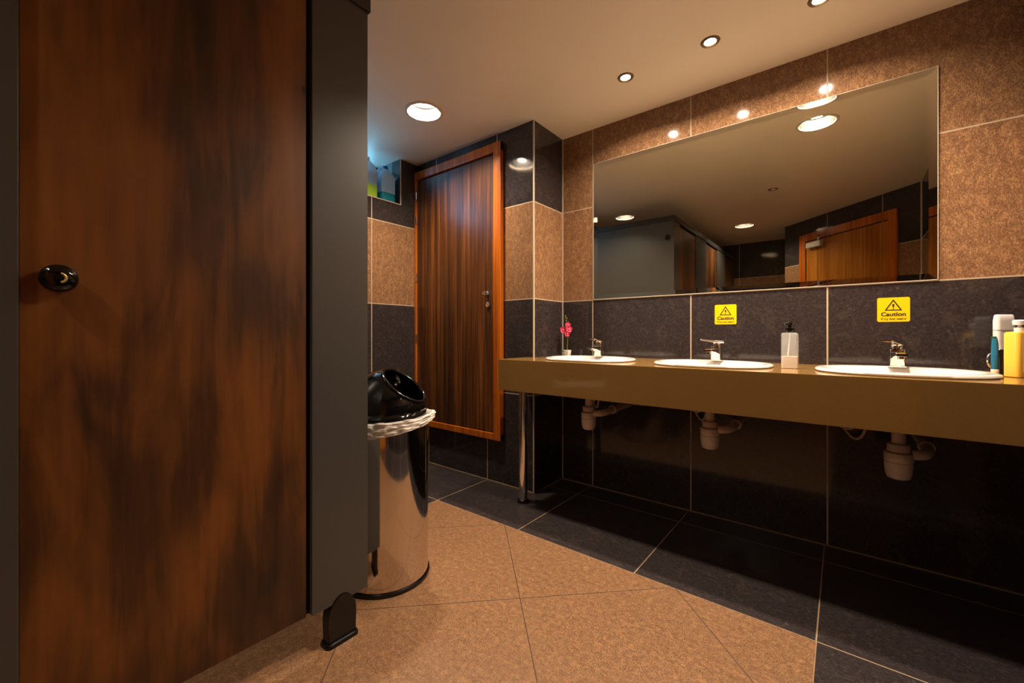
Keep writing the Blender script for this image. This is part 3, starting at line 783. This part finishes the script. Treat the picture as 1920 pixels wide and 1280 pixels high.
# ------------------------------------------------------------------ waste bin
bc = Vector((-1.465, 1.004, 0))
bn = thing('waste_bin', bc, 'tall round chrome waste bin with black domed lid and white liner beside the cubicle', 'bin')
link('body', L([(0.168,0.012),(0.170,0.014),(0.170,0.636),(0.166,0.637)], seg=96, cap0=True, cap1=False), M_STEEL, bn, smooth=True)
link('base_ring', L([(0.172,0.0),(0.1755,0.003),(0.1755,0.014),(0.172,0.018),(0.1702,0.018)], seg=96, cap1=False), M_BLACKP, bn, smooth=True)
bm = bmesh.new(); R = 0.163; cz = 0.672
nrm = (RIGHT*0.6+Vector((0,0,0.76))+FWD*(-0.12)).normalized()
q = Vector((0,0,1)).rotation_difference(nrm).to_matrix()
th0 = math.asin(0.100/R)
prof = [(R*math.sin(th0+(PI-0.02-th0)*i/40), R*math.cos(th0+(PI-0.02-th0)*i/40)) for i in range(41)]
lathe(bm, prof, seg=80, mtx=q, cap0=False, cap1=False, c=(0,0,cz))
bmesh.ops.bisect_plane(bm, geom=bm.verts[:]+bm.edges[:]+bm.faces[:], plane_co=(0,0,cz), plane_no=(0,0,-1), clear_outer=True)
lathe(bm, [(R,cz),(R,cz-0.045)], seg=80, cap0=False, cap1=False)
lid = link('lid', bm, M_BLACKG, bn, smooth=True)
md = lid.modifiers.new('s', 'SOLIDIFY'); md.thickness = 0.004; md.offset = -1
bm = bmesh.new()
rp = [q @ Vector((0.100*math.cos(2*PI*i/72), 0.100*math.sin(2*PI*i/72), R*math.cos(th0))) + Vector((0,0,cz)) for i in range(72)]
rings = []
c0 = nrm*R*math.cos(th0)+Vector((0,0,cz))
for p in rp:
    rad = (p-c0).normalized()
    rings.append([p + rad*0.0075*math.cos(2*PI*k/12) + nrm*0.0055*math.sin(2*PI*k/12) for k in range(12)])
rings.append(rings[0]); loft(bm, rings)
bmesh.ops.remove_doubles(bm, verts=bm.verts[:], dist=1e-6)
link('lid_rim', bm, M_BLACKG, lid, smooth=True)
bm = bmesh.new(); rings = []
N = 160
ang_r = math.atan2(RIGHT.y, RIGHT.x)
prof_t = [(0.1655,0.640,0),(0.168,0.652,0.3),(0.173,0.658,0.8),(0.178,0.652,1),(0.1775,0.640,1),(0.1765,0.628,1),(0.1775,0.615,1),(0.1745,0.600,0.7)]
fine_t = []
for (p_, q_) in zip(prof_t[:-1], prof_t[1:]):
    for i in range(5): fine_t.append(tuple(p_[j]+(q_[j]-p_[j])*i/5 for j in range(3)))
fine_t.append(prof_t[-1])
for (r, z, k) in fine_t:
    ring = []
    for i in range(N):
        a = 2*PI*i/N
        c = math.cos(a-ang_r-0.25)
        tip = max(0, c)**10
        wv = noise.noise(Vector((math.cos(a)*6, math.sin(a)*6, z*60)))*0.006 + noise.noise(Vector((math.cos(a)*18+z*30, math.sin(a)*18, z*120)))*0.0040
        wv += noise.noise(Vector((math.cos(a)*4+9, math.sin(a)*4, z*170+a*1.5)))*0.0045
        zz = z
        if z < 0.65: zz = 0.650-(0.650-z)*(0.55+0.75*(0.5-0.5*c)) 
        rr_ = r + k*(wv + 0.020*tip)
        zz += 0.008*tip*k + wv*0.6*k + 0.004*math.sin(a*2+1)*k - 0.007
        ring.append(Vector((rr_*math.cos(a), rr_*math.sin(a), zz)))
    rings.append(ring)
loft(bm, rings)
lin = link('liner', bm, M_BAG, bn, smooth=True, angle=PI)
lin['label'] = 'crumpled white plastic liner folded over the bin rim'

# ------------------------------------------------------------------ jugs on the window ledge
def make_jug(fluid, loc, label, cap_m, h=0.27, lvl=0.07, rz=0.0, w=0.062):
    root = thing('cleaning_jug', loc, label, 'plastic jug', 'cleaning jugs on the window ledge', rotz=rz)
    sh = [(w*0.93,0.05,0.02,0.0005),(w,0.055,0.022,0.008),(w,0.055,0.022,h*0.66),(w*0.9,0.048,0.022,h*0.76),(w*0.55,0.033,0.02,h*0.86),(0.020,0.020,0.018,h*0.92)]
    lo = [s for s in sh if s[3] < lvl] + [(w,0.055,0.022,lvl)]
    hi = [(w,0.055,0.022,lvl)] + [s for s in sh if s[3] > lvl]
    link('body', rbl(hi), M_JUG, root, smooth=True)
    link('fluid', rbl(lo), fluid, root, smooth=True)
    link('cap', L([(0.021,h*0.92+0.0003),(0.022,h*0.93),(0.022,h-0.002),(0.019,h)], seg=28), cap_m, root, smooth=True)
    bm = bmesh.new(); tube(bm, bez((-0.02,0,h*0.88),(-w*0.9,0,h*0.95),(-w*1.05,0,h*0.8),(-w*0.98,0,h*0.5),10), 0.008, 12)
    link('handle', bm, M_JUG, root, smooth=True)
    return root
jx = XL-0.072
make_jug(M_TEAL, (jx, 1.826, NZ), 'milky jug with teal fluid, nearest the wooden door on the window ledge', M_BLUE, h=0.275, lvl=0.066, rz=PI/2)
make_jug(M_GREEN, (jx+0.012, 1.665, NZ), 'milky jug with lime green fluid, half hidden by the charcoal post', M_WHITEP, h=0.29, lvl=0.085, rz=PI/2)
make_jug(M_DBLUE, (jx-0.115, 1.70, NZ), 'jug with deep blue fluid standing behind the other two jugs', M_BLUE, h=0.25, lvl=0.20, rz=PI/2, w=0.055)
